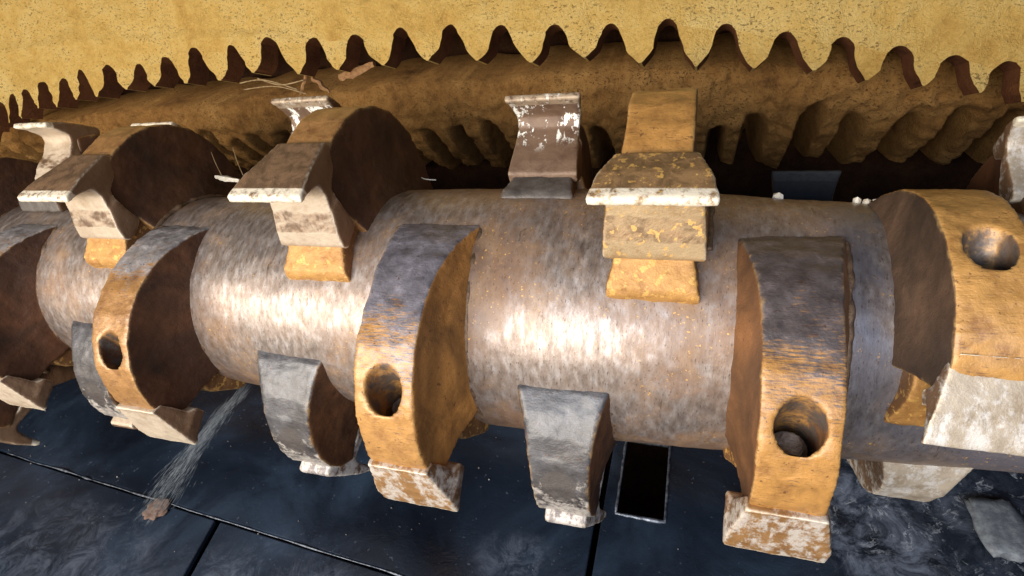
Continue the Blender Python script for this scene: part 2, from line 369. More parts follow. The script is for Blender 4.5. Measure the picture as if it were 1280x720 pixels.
def tube(pts, radii, sides=6):
    bm = bmesh.new(); rings = []
    for i, p in enumerate(pts):
        a = pts[max(i - 1, 0)]; b = pts[min(i + 1, len(pts) - 1)]
        t = (b - a).normalized()
        n = t.cross(Vector((0.31, 0.2, 0.93))).normalized(); c = t.cross(n)
        rings.append([bm.verts.new(p + (n * math.cos(2 * PI * k / sides) + c * math.sin(2 * PI * k / sides)) * radii[i]) for k in range(sides)])
    for r0, r1 in zip(rings, rings[1:]):
        for k in range(sides): bm.faces.new((r0[k], r0[(k + 1) % sides], r1[(k + 1) % sides], r1[k]))
    bm.faces.new(rings[0][::-1]); bm.faces.new(rings[-1])
    return bm

# ------------------------------------------------------------------ floor (structure): plates with a slot, seams and worn edges
FZ = -0.62
def poly_plate(name, pts, z, th, parent, mat, hole=None):
    bm = bmesh.new()
    if hole:
        (x0, y0), (x1, y1) = pts[0], pts[2]; hx0, hy0, hx1, hy1 = hole
        xs = [x0, hx0, hx1, x1]; ys = [y0, hy0, hy1, y1]
        g = [[bm.verts.new((x, y, z)) for y in ys] for x in xs]
        for i in range(3):
            for j in range(3):
                if not (i == 1 and j == 1): bm.faces.new((g[i][j], g[i + 1][j], g[i + 1][j + 1], g[i][j + 1]))
    else:
        bm.faces.new([bm.verts.new((x, y, z)) for x, y in pts])
    bmesh.ops.recalc_face_normals(bm, faces=bm.faces)
    if bm.faces[:][0].normal.z < 0: bmesh.ops.reverse_faces(bm, faces=bm.faces)
    ret = bmesh.ops.extrude_face_region(bm, geom=bm.faces[:])
    for v in [e for e in ret['geom'] if isinstance(e, bmesh.types.BMVert)]: v.co.z -= th
    me = bm_mesh(name, bm, False)
    o = link(name, me, mat, parent)
    b = o.modifiers.new('bevel', 'BEVEL'); b.width = 0.004; b.segments = 2; b.limit_method = 'ANGLE'
    return o
bm = bmesh.new()
bmesh.ops.create_grid(bm, x_segments=1, y_segments=1, size=1.0)
for v in bm.verts: v.co = Vector((-1.0 + v.co.x * 3.4, -0.1 + v.co.y * 2.2, FZ - 0.30))
floor = link('floor', bm_mesh('floor', bm, False), M_wall); floor['kind'] = 'structure'
def seam_y(x): return -0.343 - (x + 2.202) * 0.0554
poly_plate('floor_plate', [(-4.2, seam_y(-4.2) + 0.004), (-0.012, seam_y(-0.012) + 0.004), (-0.020, 1.6), (-4.2, 1.6)], FZ, 0.02, floor, M_floor)
poly_plate('floor_plate', [(-4.2, -1.9), (-0.86, -1.9), (-1.185, seam_y(-1.185) - 0.004), (-4.2, seam_y(-4.2) - 0.004)], FZ - 0.004, 0.02, floor, M_floor)
poly_plate('floor_plate', [(-0.835, -1.9), (0.10, -1.9), (-0.002, seam_y(-0.002) - 0.004), (-1.16, seam_y(-1.16) - 0.004)], FZ - 0.003, 0.02, floor, M_floor)
poly_plate('floor_plate', [(0.004, -1.9), (2.3, -1.9), (2.3, 1.6), (0.004, 1.6)], FZ + 0.002, 0.02, floor, M_floor, hole=(0.042, -0.135, 0.176, 0.138))
# bare metal line along the seam
pts = []; rad = []
n = 160
for i in range(n + 1):
    x = -2.25 + i / n * 1.85
    p = Vector((x, seam_y(x) + 0.004 * noise.noise(Vector((x * 6, 0, 0))), FZ + 0.001))
    pts.append(p); rad.append(0.0014 + 0.0046 * max(0, fbm(Vector((x * 7, 3, 1)), 1.0)) + (0.006 if -1.95 < x < -1.70 else 0) * max(0, noise.noise(Vector((x * 22, 1, 1)))))
link('weld_seam', bm_mesh('weld_seam', tube(pts, rad, 6)), M_seam, floor)
# raised rim round the slot
def rim(x0, y0, x1, y1, z, w, h):
    bm = bmesh.new()
    segs = 14
    path = []
    for a, b in (((x0, y0), (x1, y0)), ((x1, y0), (x1, y1)), ((x1, y1), (x0, y1)), ((x0, y1), (x0, y0))):
        for i in range(segs): path.append(Vector((a[0] + (b[0] - a[0]) * i / segs, a[1] + (b[1] - a[1]) * i / segs, z)))
    rings = []
    c = Vector(((x0 + x1) / 2, (y0 + y1) / 2, z))
    for p in path:
        d = (p - c); d = Vector((math.copysign(1, d.x) if abs(abs(d.x) - (x1 - x0) / 2) < 1e-4 else 0, math.copysign(1, d.y) if abs(abs(d.y) - (y1 - y0) / 2) < 1e-4 else 0, 0))
        k = 1 + 0.8 * noise.noise(p * 40)
        q = p + d * w * k
        rings.append([bm.verts.new(v) for v in (p + Vector((0, 0, -0.015)), p + Vector((0, 0, h * k)), q + Vector((0, 0, h * 0.7 * k)), q + Vector((0, 0, -0.012)))])
    m = len(rings)
    for i in range(m):
        a, b = rings[i], rings[(i + 1) % m]
        for j in range(4): bm.faces.new((a[j], a[(j + 1) % 4], b[(j + 1) % 4], b[j]))
    return bm_mesh('slot_rim', bm)
link('slot_rim', rim(0.044, -0.133, 0.174, 0.136, FZ + 0.002, 0.006, 0.005), M_seam, floor)

# ------------------------------------------------------------------ housing wall behind and over the rotor (structure)
def sheet(name, p00, p10, p11, p01, nx, ny, amp, mat, parent=None):
    bm = bmesh.new(); g = []
    for j in range(ny + 1):
        row = []
        for i in range(nx + 1):
            u, v = i / nx, j / ny
            p = (Vector(p00) * (1 - u) + Vector(p10) * u) * (1 - v) + (Vector(p01) * (1 - u) + Vector(p11) * u) * v
            nrm = (Vector(p10) - Vector(p00)).cross(Vector(p01) - Vector(p00)).normalized()
            row.append(bm.verts.new(p + nrm * amp * fbm(p, 5.0, 4)))
        g.append(row)
    for j in range(ny):
        for i in range(nx): bm.faces.new((g[j][i], g[j][i + 1], g[j + 1][i + 1], g[j + 1][i]))
    return link(name, bm_mesh(name, bm), mat, parent)
o = sheet('housing_wall', (-4.3, 1.25, -0.95), (2.4, 1.25, -0.95), (2.4, 1.25, 1.5), (-4.3, 1.25, 1.5), 90, 40, 0.03, M_wall); o['kind'] = 'structure'
o = sheet('housing_roof', (-4.3, 0.90, 1.18), (2.4, 0.90, 1.18), (2.4, 1.3, 1.18), (-4.3, 1.3, 1.18), 40, 6, 0.01, M_wall); o['kind'] = 'structure'
o = sheet('housing_end_wall', (-4.0, -0.6, -0.9), (-4.0, 1.3, -0.9), (-4.0, 1.3, 1.2), (-4.0, -0.6, 1.2), 20, 20, 0.02, M_wall); o['kind'] = 'structure'

# ------------------------------------------------------------------ counter comb over the rotor: beam + teeth
def poly(c, i): return ((c[0] * i + c[1]) * i + c[2]) * i + c[3]
TX = (-0.000171, 0.005533, 0.114844, -2.519977); TZ = (-7e-06, -0.000715, 0.015197, 0.398374)
GX = (-0.000175, 0.006041, 0.105166, -2.567544); GZ = (-1.3e-05, -0.00063, 0.016472, 0.481857)
def comb_pt(x, z, depth=0.0):
    """point on the sloping front of the comb; depth goes back through the plate"""
    y = 0.62 + 0.4 * (z - 0.36)
    p = Vector((x, y, z))
    nrm = Vector((0, 0.928, -0.371))
    d = 0.020 * fbm(Vector((x, z, 2.0)), 4.0, 4) + 0.009 * fbm(Vector((x, z, 7.0)), 24, 3)
    ridge = 0.012 * math.exp(-((z - 0.60 - 0.03 * math.sin(x * 2)) / 0.018) ** 2) * (1 if x < -1.2 else 0)
    return p + nrm * (depth + d * (1 if depth == 0 else 0.6) - ridge)
rng = random.Random(11)
I0, I1 = -7, 29
GWID = [rng.uniform(0.048, 0.062) for _ in range(I0, I1 + 2)]
GUP = [rng.uniform(-0.006, 0.010) for _ in range(I0, I1 + 2)]
TJX = [rng.uniform(-0.006, 0.006) for _ in range(I0, I1 + 2)]
TJZ = [rng.uniform(-0.010, 0.010) for _ in range(I0, I1 + 2)]
def gap(i):
    k = i - I0
    return poly(GX, i), poly(GZ, i) + GUP[k], GWID[k]
DEP = 0.085
comb = None
bm = bmesh.new()
cols = []
MSUB = 9
for i in range(I0, I1 + 1):
    gx, gz, gw = gap(i)
    for t in (-1.0, -0.55, -0.25, 0.0, 0.25, 0.55):
        cols.append((gx + t * gw / 2, gz - (0.016 if t == -1 else (0.004 if abs(t) == .55 else (0.0008 if abs(t) == .25 else 0)))))
    gx2, gz2, gw2 = gap(i + 1)
    a = (gx + gw / 2, gz - 0.016); b = (gx2 - gw2 / 2, gz2 - 0.016)
    for q in range(MSUB): cols.append((a[0] + (b[0] - a[0]) * q / MSUB, a[1] + (b[1] - a[1]) * q / MSUB))
rows = 54
g = []
for (x, zb) in cols:
    col = []
    for r in range(rows + 1):
        z = zb + (1.22 - zb) * (r / rows) ** 1.4
        col.append(bm.verts.new(comb_pt(x, z)))
    g.append(col)
back = [[bm.verts.new(comb_pt(x, zb, DEP * 0.5)), bm.verts.new(comb_pt(x, zb, DEP)), bm.verts.new(comb_pt(x, 1.20, DEP))] for x, zb in cols]
for i in range(len(cols) - 1):
    for r in range(rows): bm.faces.new((g[i][r], g[i + 1][r], g[i + 1][r + 1], g[i][r + 1]))
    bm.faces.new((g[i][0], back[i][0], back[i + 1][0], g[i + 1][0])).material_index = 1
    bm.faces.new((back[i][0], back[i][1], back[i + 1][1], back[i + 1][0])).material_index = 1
    bm.faces.new((back[i][1], back[i][2], back[i + 1][2], back[i + 1][1]))
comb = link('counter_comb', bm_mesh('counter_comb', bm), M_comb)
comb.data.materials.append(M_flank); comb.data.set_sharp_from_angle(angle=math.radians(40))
tag(comb, 'long yellow dust-crusted steel comb with pointed teeth hanging above the rotor', 'comb')

for i in range(I0, I1 + 1):
    k = i - I0
    gx, gz, gw = gap(i); gx2, gz2, gw2 = gap(i + 1)
    a = (gx + gw / 2, gz - 0.016); b = (gx2 - gw2 / 2, gz2 - 0.016)
    tx, tz = poly(TX, i) + TJX[k], poly(TZ, i) + TJZ[k]
    tw = 0.25 * (b[0] - a[0])
    bm = bmesh.new(); NR = 12
    F = []; B = []
    for r in range(NR + 1):
        s = (0.0, 0.12, 0.25, 0.38, 0.50, 0.62, 0.72, 0.80, 0.87, 0.92, 0.96, 0.985, 1.0)[r]
        shr = 1.0 if s <= 0.62 else max(0.14, 1 - 0.86 * ((s - 0.62) / 0.38) ** 1.5)
        lx = a[0] + (tx - tw - a[0]) * min(s, 0.84) / 0.9; rx = b[0] + (tx + tw - b[0]) * min(s, 0.84) / 0.9
        c = (lx + rx) / 2; lx = c + (lx - c) * shr; rx = c + (rx - c) * shr
        lz = a[1] + (tz - a[1]) * s; rz = b[1] + (tz - b[1]) * s
        fr = []; br = []
        for q in range(MSUB + 1):
            u = q / MSUB
            x = lx + (rx - lx) * u; z = lz + (rz - lz) * u
            p = comb_pt(x, z)
            if q in (0, MSUB) and 0 < r: p.x += 0.005 * noise.noise(Vector((x * 30, z * 30, i)))
            fr.append(bm.verts.new(p)); br.append(bm.verts.new(comb_pt(x, z, DEP)))
        F.append(fr); B.append(br)
    for r in range(NR):
        for q in range(MSUB):
            bm.faces.new((F[r][q], F[r][q + 1], F[r + 1][q + 1], F[r + 1][q])); bm.faces.new((B[r][q + 1], B[r][q], B[r + 1][q], B[r + 1][q + 1]))
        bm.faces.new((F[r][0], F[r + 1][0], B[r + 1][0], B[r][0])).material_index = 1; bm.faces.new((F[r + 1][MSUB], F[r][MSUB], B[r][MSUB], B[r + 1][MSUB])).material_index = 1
    for q in range(MSUB): bm.faces.new((F[NR][q], F[NR][q + 1], B[NR][q + 1], B[NR][q]))
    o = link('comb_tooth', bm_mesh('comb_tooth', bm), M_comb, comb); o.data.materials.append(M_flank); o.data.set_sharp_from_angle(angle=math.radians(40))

# ------------------------------------------------------------------ inner comb, lower and further back, crusted brown
def inner_top(x): return 0.362 - 0.012 * (x + 0.5) ** 2 + 0.035 * noise.noise(Vector((x * 5, 2, 0)))
def crust(p): return 0.014 * fbm(p, 8, 3) + 0.020 * fbm(p, 24, 4)
bm = bmesh.new(); g = []
NXI, NZI = 900, 46
for i in range(NXI + 1):
    x = -3.6 + 5.4 * i / NXI
    row = []
    zt = inner_top(x); zb = -0.08 + 0.05 * noise.noise(Vector((x * 9, 4, 0)))
    row.append(bm.verts.new(Vector((x, 1.15, zt + 0.02))))
    xj = x + 0.035 * noise.noise(Vector((x * 4, 3, 3)))
    slot = max(0.0, math.cos(2 * PI * xj / 0.136) + 0.30) ** 1.0 * (0.7 + 0.6 * noise.noise(Vector((x * 5, 9, 0))))
    for r in range(NZI + 1):
        t = r / NZI
        z = zt + (zb - zt) * t
        dep = max(0.0, min(1.0, (0.205 + 0.09 * noise.noise(Vector((x * 6, 0, 0))) - z) / 0.12))
        p = Vector((x, 0.80 + 0.30 * t ** 1.8 + 0.05 * (1 - t) ** 8 + 0.26 * slot * dep * dep * (3 - 2 * dep), z))
        p.y += crust(p); row.append(bm.verts.new(p))
    g.append(row)
for i in range(NXI):
    for r in range(NZI + 1): bm.faces.new((g[i][r], g[i + 1][r], g[i + 1][r + 1], g[i][r + 1]))
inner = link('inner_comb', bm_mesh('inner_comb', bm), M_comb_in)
tag(inner, 'rough brown dust-caked grooved bar in shade below and behind the yellow comb', 'comb')

# ------------------------------------------------------------------ the rotor
KT = [(-5, .86), (-3, .86), (-2, .87), (-1.5, .885), (-1, .92), (-.5, .985), (-.1, 1), (.2, .97), (.5, .90), (.8, .84), (1.2, .78), (2.2, .72)]
def k_raw(x):
    for (x0, v0), (x1, v1) in zip(KT, KT[1:]):
        if x <= x1: return v0 + (v1 - v0) * max(0, (x - x0)) / (x1 - x0)
    return KT[-1][1]
def kf(x):
    return sum(k_raw(x + d * 0.07) * w for d, w in ((-3, 1), (-2, 2), (-1, 3), (0, 4), (1, 3), (2, 2), (3, 1))) / 16
rotor = link('shredder_rotor', None)
tag(rotor, 'worn steel shredder rotor with a heavy drum and rows of hooked cutting teeth', 'rotor')
bm = bmesh.new(); NA, NX = 240, 420
g = []
for i in range(NX + 1):
    x = -3.9 + 5.4 * i / NX
    rr = R * kf(x)
    ring = []
    for a in range(NA):
        th = 2 * PI * a / NA
        d = Vector((0, -math.cos(th), math.sin(th)))
        p = Vector((x, 0, 0)) + d * rr
        ring.append(bm.verts.new(p + d * (0.0018 * fbm(p, 9, 3) + 0.0007 * noise.noise(Vector((p.x * 60, th * 8, 0))))))
    g.append(ring)
for i in range(NX):
    for a in range(NA): bm.faces.new((g[i][a], g[i][(a + 1) % NA], g[i + 1][(a + 1) % NA], g[i + 1][a]))
bm.faces.new(g[0]); bm.faces.new(g[-1])
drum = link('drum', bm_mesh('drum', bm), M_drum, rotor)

# tooth holder: a hook that grows out of the drum towards its leading (cutting) end
def pol(phi, r, w): a = math.radians(phi); return (r * math.sin(a), r * math.cos(a), w)
HW = 0.215
outer = [(7, 1.57), (12, 1.61), (18, 1.63), (25, 1.63), (32, 1.61), (40, 1.565), (48, 1.505), (56, 1.43), (64, 1.345), (72, 1.25), (80, 1.155), (88, 1.065), (94, 1.0), (98, 0.95)]
tall = [(7, 1.58), (12, 1.64), (18, 1.69), (25, 1.735), (32, 1.755), (40, 1.74), (48, 1.69), (56, 1.60), (64, 1.49), (72, 1.36), (80, 1.22), (88, 1.08), (94, 1.0), (98, 0.95)]
short = [(7, 1.57), (12, 1.60), (18, 1.59), (25, 1.54), (32, 1.46), (39, 1.36), (46, 1.24), (52, 1.14), (58, 1.04), (62, 0.95)]
def wid(r): return HW * (0.97 + 0.95 * max(0.0, min(1.0, (1.50 - r) / 0.65)) ** 2.0)
def holder_bm(prof=outer):
    """loft of cross-sections whose flanks sweep out into the drum"""
    bm = bmesh.new(); rings = []
    NT = 7
    for (p, r) in [(5, prof[0][1] - 0.02)] + prof[1:]:
        ring = []
        rad = [0.80 + (r - 0.80) * t / NT for t in range(NT + 1)]
        for q in rad: u, v, w = pol(p, q, wid(q)); ring.append(bm.verts.new((-w * R, -v * R, u * R)))
        for q in rad[::-1]: u, v, w = pol(p, q, wid(q)); ring.append(bm.verts.new((w * R, -v * R, u * R)))
        rings.append(ring)
    for a, b in zip(rings, rings[1:]):
        m = len(a)
        for k in range(m): bm.faces.new((a[k], a[(k + 1) % m], b[(k + 1) % m], b[k]))
    bm.faces.new(rings[0]); bm.faces.new(rings[-1][::-1])
    bmesh.ops.triangulate(bm, faces=[f for f in bm.faces if len(f.verts) > 4])
    bmesh.ops.recalc_face_normals(bm, faces=bm.faces)
    return bm
def hole_cutter(phi=38, rad=0.128, tilt=50, depth=0.46):
    a = math.radians(phi)
    c = Vector((0, -1.58 * math.cos(a), 1.58 * math.sin(a))) * R
    nrm = Vector((0, -math.cos(a), math.sin(a))); tan = Vector((0, -math.sin(a), -math.cos(a)))   # tan points to the leading end
    d = (-nrm * math.cos(math.radians(tilt)) + tan * math.sin(math.radians(tilt))).normalized()
    bm = bmesh.new()
    bmesh.ops.create_cone(bm, cap_ends=True, segments=40, radius1=rad * R, radius2=rad * R, depth=2 * depth * R)
    q = d.to_track_quat('Z', 'X')
    for v in bm.verts: v.co = q @ v.co + c
    return bm, c + d * depth * R, d
cut, bolt_at, bolt_dir = hole_cutter()
H_mesh = [cast('tooth_holder', holder_bm(), 0.0052, 4, 0.0026, 16, s, cutters=[hole_cutter()[0]], bevel=0.026) for s in (1, 2)]
H_tall = cast('tooth_holder', holder_bm(tall), 0.0055, 4, 0.0028, 16, 4, cutters=[hole_cutter()[0]], bevel=0.026)
H_short = cast('tooth_holder', holder_bm(short), 0.0055, 3, 0.0026, 16, 5, bevel=0.016)
H_solid = cast('tooth_holder', holder_bm(), 0.0055, 2, 0.0022, 16, 3, bevel=0.012)
WSC = 0.90
TOOTH = [(-0.165, 1.715, .375), (-0.140, 1.765, .38), (0.06, 1.745, .345), (0.22, 1.71, .295), (0.42, 1.665, .25), (0.46, 1.60, .245), (0.42, 1.50, .24), (0.17, 1.46, .30),
         (0.125, 1.40, .34), (0.105, 1.25, .345), (0.10, 1.12, .34), (0.02, 1.09, .34), (-0.12, 1.09, .35), (-0.15, 1.16, .352), (-0.10, 1.26, .342), (0.00, 1.39, .325), (0.07, 1.52, .320), (0.06, 1.615, .332), (-0.06, 1.685, .36)]
def tooth_bm(scale_w=1.0, worn=0.0, rnd=None):
    pts = []
    for u, v, w in TOOTH:
        if v > 1.6: v -= worn
        pts.append((u, v, w * scale_w * WSC))
    return prism(pts)
T_cap = cast('tooth', prism([(u * 0.9, max(v - (0.12 if v > 1.6 else 0), 1.40 + 0.1 * u), w * 0.80) for u, v, w in TOOTH if v > 1.38]), 0.0042, 2, 0.0016, 26, 14, bevel=0.008)
TOOTH_K = [(u, v, w) for u, v, w in TOOTH]
TOOTH_K[0:2] = [(-0.165, 1.715, .39), (-0.140, 1.765, .395)]
TOOTH_K[2:7] = [(0.06, 1.735, .35), (0.18, 1.69, .30), (0.27, 1.66, .265), (0.28, 1.56, .265), (0.22, 1.48, .28)]
T_step = cast('tooth', prism([(u, v, w * WSC) for u, v, w in TOOTH_K]), 0.0042, 1, 0.0010, 22, 15, bevel=0.005)
T_block = cast('tooth', prism([(max(u, -0.10), max(v - (0.065 if v > 1.64 else 0), 1.34 + 0.1 * u), min(w, 0.335) * 0.92) for u, v, w in TOOTH if v > 1.30 and not (0.0 < u < 0.08 and 1.5 < v < 1.64)]), 0.0042, 2, 0.0016, 26, 16, bevel=0.014)
T_narrow = cast('tooth', tooth_bm(0.72, 0.03), 0.0042, 2, 0.0016, 26, 13, bevel=0.010)
T_mesh = [cast('tooth', tooth_bm(0.90), 0.0042, 1, 0.0009, 22, 11, bevel=0.004),
          cast('tooth', tooth_bm(1.0, 0.02), 0.0042, 2, 0.0014, 26, 12, bevel=0.008)]
NOSE = [(0.02, 1.20, .235), (-0.07, 1.17, .24), (-0.16, 1.12, .25), (-0.30, 1.04, .285), (-0.335, 0.99, .295), (-0.33, 0.85, .295), (0.15, 0.85, .25), (0.15, 1.2, .235)]
N_mesh = cast('nose_block', prism(NOSE), 0.0045, 2, 0.0022, 24, 21, bevel=0.008)
# bolt head down in the pocket
bm = bmesh.new()
q = (-bolt_dir).to_track_quat('Z', 'X')
bmesh.ops.create_cone(bm, cap_ends=True, segments=6, radius1=0.085 * R, radius2=0.085 * R, depth=0.10 * R)
bmesh.ops.bevel(bm, geom=bm.edges[:], offset=0.004, segments=2, affect='EDGES')
r2 = bmesh.ops.create_cone(bm, cap_ends=True, segments=20, radius1=0.108 * R, radius2=0.108 * R, depth=0.03 * R)
for v in r2['verts']: v.co.z -= 0.05 * R
for v in bm.verts: v.co = q @ v.co + bolt_at - bolt_dir * 0.09 * R
B_mesh = bm_mesh('bolt', bm, False)
# lumpy weld fillets where the flanks run into the drum
def weld_mesh(seed, lo, hi):
    n = 80; path = [(-1, lo + (hi - lo) * k / n) for k in range(n + 1)] + [(-1 + 2 * k / 16, hi + 1.5) for k in range(1, 16)] + [(1, hi - (hi - lo) * k / n) for k in range(n + 1)]
    pts = []; rad = []
    for k, (sg, ph) in enumerate(path):
        a = math.radians(ph); j = noise.noise(Vector((k * 0.17, seed * 5, 0)))
        pts.append(Vector((sg * (wid(1.0) + 0.004 + 0.008 * j), -(0.985 + 0.006 * j) * math.cos(a), (0.985 + 0.006 * j) * math.sin(a))) * R)
        rad.append(R * (0.024 + 0.009 * j + 0.003 * noise.noise(Vector((k * 0.9, seed, 3)))))
    return bm_mesh('weld_bead', tube(pts, rad, 8))
W_long = [weld_mesh(1, 2, 91), weld_mesh(2, 2, 91)]; W_short = weld_mesh(3, 2, 56)
M_weld = mat_plain('grimy_weld', (0.09, 0.055, 0.035), (0.21, 0.13, 0.075), 0.55, 0.35, 50)
# (x, angle of the cutting edge about the axis, scale, holder material, tooth material, hole?, label of the holder)
ARMS = [
    (-1.655, -22, None, M_hold_brown, M_t_low, 1, 'brown hooked holder cut by the left edge of the picture'),
    (-1.075, -22, None, M_hold_brown, M_t_low, 1, 'hooked holder with dark brown side and pale tooth, left of centre'),
    (-0.329, -21, None, M_hold_worn, M_t_chip, 1, 'ochre hooked holder with grey upper face and scraped white tooth'),
    (0.372, -19.5, None, M_hold, M_t_chip, 1, 'ochre hooked holder with a big oval bolt hole, lowest in the picture'),
    (0.612, 20.5, 0.855, M_hold_dark, M_t_white, 1, 'ochre hooked holder at the right edge with white scuffed tooth'),
    (-1.262, 64, 0.93, M_hold_brown, M_t_pale, 3, 'brown holder with pale curved tooth, upper left'),
    (-0.598, 63, None, M_hold_brown, M_t_pale, 3, 'brown holder with pale curved tooth and bright cutting edge'),
    (0.136, 63, None, M_hold, M_t_ochre, 3, 'ochre speckled tooth facing the viewer at the top of the drum'),
    (-0.135, 112, 0.965, M_hold_brown, M_t_paint, 0, 'brown tooth with flaked white paint standing behind the drum'),
    (-0.84, 120, 1.03, M_hold_brown, M_t_paint, 0, 'tooth with white paint half hidden behind a brown holder'),
    (-1.47, 128, 0.97, M_hold_brown, M_t_pale, 0, None),
    (-1.70, 104, 0.98, M_hold_brown, M_t_pale, 2, 'pale curved tooth standing up behind the far left of the drum'),
    (0.48, 163.5, None, M_hold_brown, M_t_dark, 0, 'dark tooth just showing over the back of the drum'),
    (0.86, 122, None, M_hold_brown, M_t_white, 0, 'pale tooth cut by the right edge of the picture'),
    (-0.030, -53, 0.97, M_hold_steel, M_t_tip, 2, 'grey holder with white scraped tip hanging under the drum'),
    (-0.70, -54, None, M_hold_steel, M_t_tip, 2, 'grey holder hanging under the drum beside the falling spray'),
    (-1.36, -50, None, M_hold_steel, M_t_pale, 2, 'grey curved holder under the drum, left'),
    (0.66, -92, 0.81, M_t_white, M_t_white, 2, 'white scuffed tooth peeping out under the right of the drum'),
    (-1.90, -42, 1.10, M_hold_brown, M_t_pale, 2, None),
    (-2.25, -22, None, M_hold_brown, M_t_pale, 1, None),
    (-1.95, 62, None, M_hold_brown, M_t_pale, 1, None),
]
for n_, (x, th, sc, hm, tm, hole, lab) in enumerate(ARMS):
    s = sc or kf(x)
    hmesh = {0: H_solid, 1: H_mesh[n_ % 2], 2: H_short, 3: H_tall}[hole]
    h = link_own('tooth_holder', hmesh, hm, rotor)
    h.location = (x, 0, 0); h.rotation_euler = (-math.radians(th), 0, 0); h.scale = (s, s, s)
    if lab: h['label'] = lab
    link_own('tooth', T_narrow if hole == 2 else T_cap if x == 0.612 else T_block if x in (-1.655, -1.075, -0.329, 0.372) else T_step if tm is M_t_ochre else T_mesh[1 if tm in (M_t_chip, M_t_tip, M_t_white) else 0], tm, h)
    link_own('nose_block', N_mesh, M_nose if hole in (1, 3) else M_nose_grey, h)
    link_own('weld_bead', W_short if hole == 2 else W_long[n_ % 2], M_weld, h)
    if hole in (1, 3): link_own('bolt', B_mesh, M_bolt, h)

# ------------------------------------------------------------------ small things round the rotor
def sliver(name, p0, p1, w, th, mat, label, cat, group=None, seed=0, bend=0.0, n=10):
    """an irregular split piece of wood: tapered, ragged, with thickness"""
    bm = bmesh.new(); p0, p1 = Vector(p0), Vector(p1)
    d = (p1 - p0); t = d.normalized()
    side = t.cross(Vector((0.1, -0.6, 0.8))).normalized(); nn = side.cross(t)
    o = link(name, None); me = None
    rings = []
    for i in range(n + 1):
        u = i / n
        ww = w * (0.35 + 0.65 * math.sin(PI * min(1, 0.15 + u * 0.8))) * (1 + 0.5 * noise.noise(Vector((u * 6, seed, 0))))
        c = d * u + nn * bend * math.sin(PI * u) + side * w * 0.4 * noise.noise(Vector((u * 4, seed, 5)))
        rings.append([bm.verts.new(c + side * a * ww + nn * b * th) for a, b in ((-.5, -.2), (-.1, .5), (.35, .4), (.5, -.1), (0, -.5))])
    for a, b in zip(rings, rings[1:]):
        for k in range(5): bm.faces.new((a[k], a[(k + 1) % 5], b[(k + 1) % 5], b[k]))
    bm.faces.new(rings[0]); bm.faces.new(rings[-1][::-1])
    bpy.data.objects.remove(o)
    o = link(name, bm_mesh(name, bm, False), mat); o.location = p0
    return tag(o, label, cat, group)
def strand(name, pts, r, mat, label, cat, group=None):
    base = Vector(pts[0]); P = [Vector(p) - base for p in pts]
    # smooth through the points
    out = []
    for i in range(len(P) - 1):
        a = P[max(i - 1, 0)]; b = P[i]; c = P[i + 1]; d = P[min(i + 2, len(P) - 1)]
        for k in range(8):
            t = k / 8
            out.append(0.5 * ((2 * b) + (c - a) * t + (2 * a - 5 * b + 4 * c - d) * t * t + (3 * b - a - 3 * c + d) * t ** 3))
    out.append(P[-1])
    o = link(name, bm_mesh(name, tube(out, [r * (1 + 0.4 * noise.noise(p * 30)) for p in out], 5)), mat)
    o.location = base
    return tag(o, label, cat, group)
def at(px, py, dist):
    """place in the housing seen at this point of the photograph, at a measured distance in front of the lens plane"""
    return CAM + (right * ((px - 640) / 680.0) - up * ((py - 360) / 680.0) + fwd) * dist
def on_y(px, py, y):
    d = right * ((px - 640) / 680.0) - up * ((py - 360) / 680.0) + fwd
    return CAM + d * ((y - CAM.y) / d.y)
def on_floor(px, py, z=FZ):
    d = right * ((px - 640) / 680.0) - up * ((py - 360) / 680.0) + fwd
    return CAM + d * ((z - CAM.z) / d.z)

# wood lodged on the inner comb under the yellow teeth
sliver('wood_splinter', on_y(425, 96, 0.74), on_y(468, 80, 0.74), 0.045, 0.02, M_wood, 'broad brown wood splinter lodged under the yellow comb teeth', 'splinter', 'wood caught in the comb', 1)
sliver('wood_splinter', on_y(376, 118, 0.76), on_y(384, 88, 0.76), 0.016, 0.012, M_wood, 'short upright reddish splinter under the comb, left of the broad one', 'splinter', 'wood caught in the comb', 2)
sliver('wood_splinter', on_y(390, 96, 0.755), on_y(412, 116, 0.755), 0.02, 0.012, M_wood, 'small slanting splinter between the upright and the broad splinters', 'splinter', 'wood caught in the comb', 3)
for k_, (a, b, c) in enumerate((((300, 104), (330, 100), (372, 112)), ((322, 98), (350, 106), (380, 100)), ((305, 112), (345, 108), (385, 118)))):
    strand('dry_fibre', [on_y(a[0], a[1], 0.73), on_y(b[0], b[1], 0.72), on_y(c[0], c[1], 0.74)], 0.0022, M_fibre, ('thin dry fibre looped under the comb', 'thin dry fibre crossing the looped one under the comb', 'lowest thin dry fibre under the comb')[k_], 'fibre', 'fibres under the comb')
# pale chip and hair-fine fibres beside the upper tooth
pc = at(270, 221, 1.62)
sliver('chip_or_glint', pc, at(300, 226, 1.60), 0.018, 0.012, M_palewood_glint, 'bright pale wood chip beside the cutting edge of the brown upper holder', 'chip', None, 9)
strand('dry_fibre', [at(264, 190, 1.66), at(270, 205, 1.64), at(277, 219, 1.62)], 0.0014, M_fibre, 'short fine fibre rising from the bright pale wood chip', 'fibre', 'fine fibres by the upper tooth')
strand('dry_fibre', [at(291, 184, 1.66), at(297, 203, 1.64), at(304, 219, 1.62)], 0.0014, M_fibre, 'longer fine fibre rising right of the bright pale wood chip', 'fibre', 'fine fibres by the upper tooth')
strand('dry_fibre', [at(514, 186, 1.60), at(519, 207, 1.56), at(527, 222, 1.52), at(545, 225, 1.50)], 0.0016, M_palewood_glint, 'fine pale fibre bent over the drum right of the brown upper holder', 'fibre', 'fine fibres by the upper tooth')
